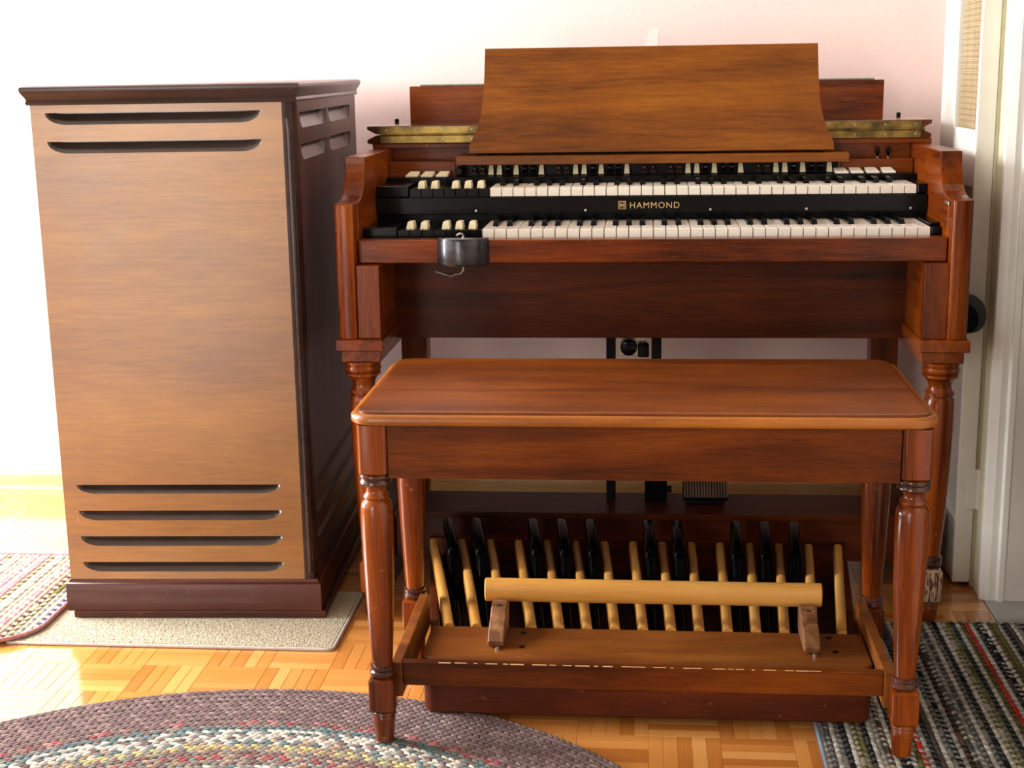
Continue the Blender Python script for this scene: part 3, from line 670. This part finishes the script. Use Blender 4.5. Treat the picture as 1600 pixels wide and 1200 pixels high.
# toe bar and brackets
tb = obj('heel_bar', B().stack([[(x, -.352+(.016-o_)*math.cos(a)*1.0, .1705+(.0215-o_)*math.sin(a)) for a in [2*math.pi*k/20+.16 for k in range(20)]] for x, o_ in [(-.3905, .0025), (-.3885, 0), (.1965, 0), (.1985, .0025)]]), M_maplex, PB, smooth=True)
for cx in (-.360, .170):
    br = [(-.478, .116), (-.468, .1145), (-.430, .1135), (-.390, .1135), (-.372, .120), (-.366, .150), (-.372, .160), (-.395, .165), (-.414, .162), (-.432, .152), (-.448, .146), (-.466, .138), (-.480, .126)]
    bk = obj('bracket', B().prism(br, 'x', cx-.0135, cx+.0135), M_brk, tb, bev=.002)
for cx in (-.360, .170):
    obj('bracket_screw', B().lathe([(.0055, .1595), (.0055, .1632), (.004, .1636), (.001, .1630)], cx, -.405, 14), M_blacks, tb, smooth=True)
    obj('bracket_screw', B().lathe([(.004, .1132), (.004, .1170), (.001, .1182)], cx+.004, -.484, 12), M_steel, tb, smooth=True)
# ------------------------------------------------------------------ bench
BN = thing('organ_bench', 'walnut organ bench with rounded seat and four turned legs, in front of the console', 'bench', (-.117, -.44, 0))
SX = (-.5640, .3270, -.651, -.214)
ZT = .5640
obj('seat', B().stack([rrect(*SX, .042, z, 8, o_) for o_, z in [(-.008, ZT-.0210), (-.002, ZT-.0195), (0, ZT-.017), (0, ZT-.0085), (-.0025, ZT-.0055), (-.009, ZT-.0035)]]), M_seat_edge, BN, smooth=True)
obj('seat_top', B().stack([rrect(*SX, .042, z, 8, o_) for o_, z in [(-.0110, ZT-.0034), (-.0110, ZT-.0012), (-.0125, ZT), (-.02, ZT+.0003)]]), M_seat, BN, smooth=True)
FX, BX_ = (-.5275, .2940), (-.5305, .2965)
yF_, yR = -.6215, -.275
obj('apron', B().box(FX[0]+.0235, FX[1]-.0235, -.639, -.622, .4585, .5428), M_apron, BN, bev=.001)
obj('apron', B().box(FX[0]+.0235, FX[1]-.0235, -.274, -.258, .4585, .5428), M_apron, BN, bev=.001)
for x in (-.540, .290): obj('apron', B().box(x, x+.016, yF_+.024, yR-.024, .4585, .5428), M_apron, BN, bev=.001)
def bleg_top(cx, cy_): return B().stack([rrect(cx-.0232, cx+.0232, cy_-.0232, cy_+.0232, .010, z, 5, o_) for o_, z in [(0, .5428), (0, .466), (-.004, .4625)]])
def bleg(cx, cy_, z0):
    p = [(.016, .4624), (.0235, .4622), (.0248, .459), (.0235, .4555), (.0212, .4545), (.0238, .4515), (.0240, .4475), (.0215, .4455), (.0170, .442), (.0155, .4365), (.0162, .4315), (.0195, .4285), (.0205, .4255), (.0190, .4225), (.0182, .4215), (.0205, .4195), (.0235, .4150), (.0250, .4080), (.0255, .396), (.0258, .37), (.0250, .33), (.0228, .27), (.0195, .20), (.0170, .155), (.0160, .1445), (.0190, .1425), (.0192, .1385), (.0168, .1365), (.0200, .1335), (.0205, .1285), (.0180, .1260), (.01, .1255)]
    return B().lathe(p, cx, cy_, 36)
def bblk(cx, cy_): return B().stack([rrect(cx-.0207, cx+.0207, cy_-.0207, cy_+.0207, .003, z, 3, o_) for o_, z in [(-.006, .1255), (0, .1205), (0, .0695), (-.004, .0655)]])
def bfoot(cx, cy_, z0): return B().lathe([(.01, .0655), (.0165, .0650), (.0190, .0620), (.0190, .0590), (.0162, .0570), (.0175, .0540), (.0172, .045), (.0150, z0), (.012, z0)], cx, cy_, 28)
for cx, cy_, z0 in ((FX[0], yF_, .0125), (FX[1], yF_, .0125), (BX_[0], yR, .001), (BX_[1], yR, .0125)):
    lg = obj('leg', bleg(cx, cy_, z0), M_leg, BN, smooth=True)
    obj('leg_top_block', bleg_top(cx, cy_), M_leg, lg, smooth=True)
    obj('leg_block', bblk(cx, cy_), M_leg, lg, smooth=True); obj('leg_foot', bfoot(cx, cy_, z0), M_leg, lg, smooth=True)
    obj('leg_rings', B().lathe([(.0158, .1446), (.0196, .1427), (.0199, .1384), (.0174, .1366), (.0206, .1337), (.0212, .1284), (.0186, .1257)], cx, cy_, 30), M_ring, lg, smooth=True)
    obj('leg_rings', B().lathe([(.0205, .4624), (.0250, .4615), (.0257, .459), (.0245, .4557), (.0225, .4546), (.0246, .4520), (.0250, .4475), (.0225, .4453)], cx, cy_, 36), M_ring, lg, smooth=True)
obj('stretcher', B().box(-.5175, -.4995, yF_+.019, yR-.019, .078, .138), M_plank, BN, bev=.002)
obj('stretcher', B().box(.2665, .2845, yF_+.019, yR-.019, .078, .138), M_plank, BN, bev=.002)
cs = obj('cross_stretcher', B().box(-.4990, .2660, -.6005, -.585, .0975, .138), M_apron, BN, bev=.0015)
wv = B(); x = -.44
while x < .17:
    L_ = random.uniform(.003, .026); hz_ = random.uniform(.0004, .0012); wv.box(x, x+L_, -.6008, -.5995, .1383-hz_, .1384); x += L_+random.uniform(.0, .018)
o = obj('worn_edge', wv, plain('bare_wood', (208, 176, 128), .7), cs); o['kind'] = 'stuff'
# ------------------------------------------------------------------ rugs
def lobes(centres, dirs, cols, L_, W_, H, z0, name, parent):
    """many small half-ellipsoid stitches joined into one part"""
    rings = [(1.0, .0), (.93, .42), (.62, .85)]; ns = 8
    base_ = []
    for rr, hh in rings:
        for k in range(ns):
            a = 2*math.pi*k/ns; base_.append((rr*math.cos(a)*.5, rr*math.sin(a)*.5, hh))
    base_.append((0, 0, 1.0)); base_ = np.array(base_)*np.array([L_, W_, H])
    fs = []
    for j in range(2):
        for k in range(ns):
            a_, b2 = j*ns+k, j*ns+(k+1) % ns; fs.append((a_, b2, b2+ns)); fs.append((a_, b2+ns, a_+ns))
    for k in range(ns): fs.append((2*ns+k, 2*ns+(k+1) % ns, 3*ns))
    fs = np.array(fs); C = np.array(centres); D = np.array(dirs); n = len(C)
    ca, sa = np.cos(D)[:, None], np.sin(D)[:, None]
    X = C[:, 0:1]+base_[None, :, 0]*ca-base_[None, :, 1]*sa; Y = C[:, 1:2]+base_[None, :, 0]*sa+base_[None, :, 1]*ca
    Z = np.repeat(base_[None, :, 2], n, 0)+z0
    V = np.stack([X, Y, Z], -1).reshape(-1, 3) - np.array(world(parent)); nv = len(base_)
    Fc = (fs[None]+np.arange(n)[:, None, None]*nv).reshape(-1, 3)
    me = bpy.data.meshes.new(name); me.vertices.add(len(V)); me.vertices.foreach_set('co', V.astype(np.float32).ravel())
    me.loops.add(Fc.size); me.loops.foreach_set('vertex_index', Fc.astype(np.int32).ravel()); me.polygons.add(len(Fc))
    me.polygons.foreach_set('loop_start', np.arange(0, Fc.size, 3, dtype=np.int32)); me.polygons.foreach_set('use_smooth', np.ones(len(Fc), bool))
    me.update(calc_edges=True)
    at = me.attributes.new('yarn', 'FLOAT_COLOR', 'FACE'); at.data.foreach_set('color', np.repeat(np.array(cols, dtype=np.float32), len(fs), 0).ravel())
    me.materials.append(M_yarn); o = bpy.data.objects.new(name, me); COL.objects.link(o); o.parent = parent; WO[o.name] = world(parent)
    return o
PAL = {'mauve': (128, 108, 106), 'mauve2': (148, 126, 122), 'taupe': (140, 116, 108), 'red': (168, 90, 90), 'pink': (186, 134, 132), 'teal': (108, 130, 130), 'cream': (222, 214, 198), 'grey': (138, 136, 130), 'yellow': (198, 190, 132), 'tan': (178, 152, 128),
       'lgrey': (184, 180, 168), 'dgrey': (84, 86, 86), 'black': (34, 34, 36), 'olive': (112, 108, 58), 'bred': (204, 52, 44), 'brown': (96, 72, 60), 'white': (226, 222, 208), 'navy': (62, 66, 96), 'rose': (206, 130, 138), 'sand': (206, 190, 160)}
# oval braided rug
RC = (-.72, -1.225); RR = .79; ST = .45
ORG = thing('braided_rug', 'oval mauve braided rug with multicoloured inner rings, under the left front leg of the bench', 'rug', (RC[0], RC[1], 0))
def oval(rad, t, ):   # arc-length parameter along stadium (straight sides run in -y)
    per = 2*math.pi*rad+2*ST; t = t % per
    if t < math.pi*rad: a = t/rad; return (RC[0]+rad*math.cos(a), RC[1]+rad*math.sin(a), a+math.pi/2)
    t -= math.pi*rad
    if t < ST: return (RC[0]-rad, RC[1]-t, -math.pi/2)
    t -= ST
    if t < math.pi*rad: a = math.pi+t/rad; return (RC[0]+rad*math.cos(a), RC[1]-ST+rad*math.sin(a), a+math.pi/2)
    t -= math.pi*rad; return (RC[0]+rad, RC[1]-ST+t, math.pi/2)
obj('rug_core', B().prism([oval(RR-.006, k*(2*math.pi*RR+2*ST)/90)[:2] for k in range(90)], 'z', .0005, .0062), plain('rug_core', (96, 76, 74), .95), ORG)
ringcol = [['mauve', 'mauve2', 'mauve']]*7 + [['mauve', 'mauve2', 'pink', 'mauve', 'taupe', 'red'], ['teal', 'grey', 'teal', 'mauve'], ['grey', 'cream', 'teal', 'cream'], ['cream', 'mauve', 'lgrey', 'cream'], ['grey', 'cream', 'tan', 'teal'], ['yellow', 'yellow', 'tan', 'grey'], ['taupe', 'tan', 'mauve', 'grey'], ['mauve', 'red', 'tan', 'grey']]
ringcol += [['tan', 'mauve', 'grey'], ['teal', 'cream', 'grey'], ['cream', 'lgrey', 'mauve'], ['mauve', 'mauve2', 'taupe']]*7
pitch = .0175; k = 0; rad = RR-pitch/2
while rad > .05:
    per = 2*math.pi*rad+2*ST; n = int(per/.0135); C_, D_, K_ = [], [], []
    pal = [srgb(PAL[q]) for q in ringcol[k]]
    for i in range(n):
        t = per*i/n
        for sgn in (-1, 1):
            x, y, d = oval(rad + sgn*pitch*.23, t+(0 if sgn > 0 else per/n/2)); C_.append((x, y)); D_.append(d - sgn*.38)
            cc = pal[(i*2+(sgn > 0)+random.choice((0, 0, 1))) % len(pal)]; jit = random.uniform(.8, 1.15); K_.append((cc[0]*jit, cc[1]*jit, cc[2]*jit, 1))
    lobes(C_, D_, K_, .0205, .0102, .0042, .0062, 'braid_row', ORG)
    rad -= pitch; k += 1
# striped runner on the right, yarn rows run in depth
def runner(name, label, x0, x1, y0, y1, seq, wrow, step, z0=.0, colkeep=None, inside=None, jitter=.2):
    T_ = thing(name, label, 'rug', ((x0+x1)/2, (y0+y1)/2, 0))
    i = 0; x = x0+wrow/2
    while x < x1:
        c1, c2 = [srgb(PAL[q]) for q in seq[i % len(seq)]]; C_, D_, K_ = [], [], []
        n = int((y1-y0)/step)
        for j in range(n):
            y = y0+(j+.5+(.5 if i % 2 else 0))*step
            if inside and not inside(x, y): continue
            if not inside and y > y1: continue
            C_.append((x+random.uniform(-.0006, .0006), y)); D_.append(math.pi/2+(.45 if i % 2 else -.45))
            cc = c1 if (j+random.random()*.8) % 2 < 1.15 else c2; jt = random.uniform(1-jitter, 1+jitter*.7); K_.append((cc[0]*jt, cc[1]*jt, cc[2]*jt, 1))
        if C_: lobes(C_, D_, K_, step*1.7, wrow*1.1, .0036, z0+.0048, 'yarn_row', T_)
        x += wrow; i += 1
    return T_
seqR = [('grey', 'lgrey'), ('dgrey', 'grey'), ('lgrey', 'white'), ('grey', 'dgrey'), ('black', 'dgrey'), ('white', 'lgrey'), ('lgrey', 'olive'), ('olive', 'grey'), ('dgrey', 'black'), ('lgrey', 'white'), ('grey', 'lgrey'), ('brown', 'lgrey'), ('lgrey', 'white'),
        ('dgrey', 'black'), ('black', 'lgrey'), ('white', 'grey'), ('olive', 'brown'), ('olive', 'olive'), ('lgrey', 'grey'), ('black', 'dgrey'), ('brown', 'dgrey'), ('lgrey', 'white'), ('grey', 'dgrey'), ('black', 'grey'), ('lgrey', 'grey'), ('brown', 'black'), ('dgrey', 'lgrey')]
# place the bright red rows where the photograph has them (x = .334 and .519)
rows_R = []
wR = .0088; nR = int((1.02-.176)/wR)
for i in range(nR): rows_R.append(seqR[i % len(seqR)])
rows_R[int((.334-.176)/wR)] = ('bred', 'lgrey'); rows_R[int((.519-.176)/wR)] = ('bred', 'red'); rows_R[int((.519-.176)/wR)-1] = ('olive', 'brown')
RN = runner('striped_runner', 'grey and olive striped woven runner with red lines, under the right legs by the doorway', .176, .176+nR*wR, -1.3, -.055, rows_R, wR, .0092)
obj('runner_base', B().box(.174, 1.02, -1.3, -.058, .001, .0052), plain('runner_base', (70, 72, 68), .95), RN)
obj('edge_cord', B().tube([(.1745, -1.3, .006), (.1745, -.9, .006), (.1745, -.06, .006)], .0035, 8), plain('cord_blue_grey', (112, 130, 146), .9), RN, smooth=True)
# pale striped rug at far left
xa, xb, ya, yb = -2.02, -1.292, -.262, .235; rc = .09
def ins(x, y):
    if not (xa < x < xb-.004 and ya+.006 < y < yb-.006): return False
    if x > xb-rc and y < ya+rc: return (x-(xb-rc))**2+(y-(ya+rc))**2 < (rc-.006)**2
    return True
seqL = [('sand', 'grey'), ('sand', 'tan'), ('white', 'sand'), ('rose', 'sand'), ('white', 'white'), ('pink', 'rose'), ('sand', 'olive'), ('white', 'cream')]
nL = int((xb-xa)/.0125); rl = [seqL[i % 8] for i in range(nL+1)]
rl[-2] = ('navy', 'lgrey'); rl[-3] = ('white', 'sand'); rl[-4] = ('grey', 'sand'); rl[-5] = ('olive', 'sand'); rl[-6] = ('sand', 'brown'); rl[-7] = ('tan', 'sand'); rl[-8] = ('rose', 'sand')
LR = runner('striped_rug', 'pale striped rug with a mauve corded border, at far left beside the speaker cabinet', xa, xb, ya, yb, rl, .0125, .0125, .006, inside=ins)
out = [(xa, ya)] + [(xb-rc+rc*math.sin(t), ya+rc-rc*math.cos(t)) for t in [math.pi/2*k/10 for k in range(11)]] + [(xb, yb), (xa, yb)]
obj('rug_backing', B().prism([(x, y) for x, y in out], 'z', .0078, .0112), plain('rug_back', (206, 196, 180), .95), LR)
bdr = [(x, y, .0125) for x, y in out]
obj('border_cord', B().tube(bdr[:-1]+[(xa, yb, .0125)], .0046, 8), M_mauve, LR, smooth=True)
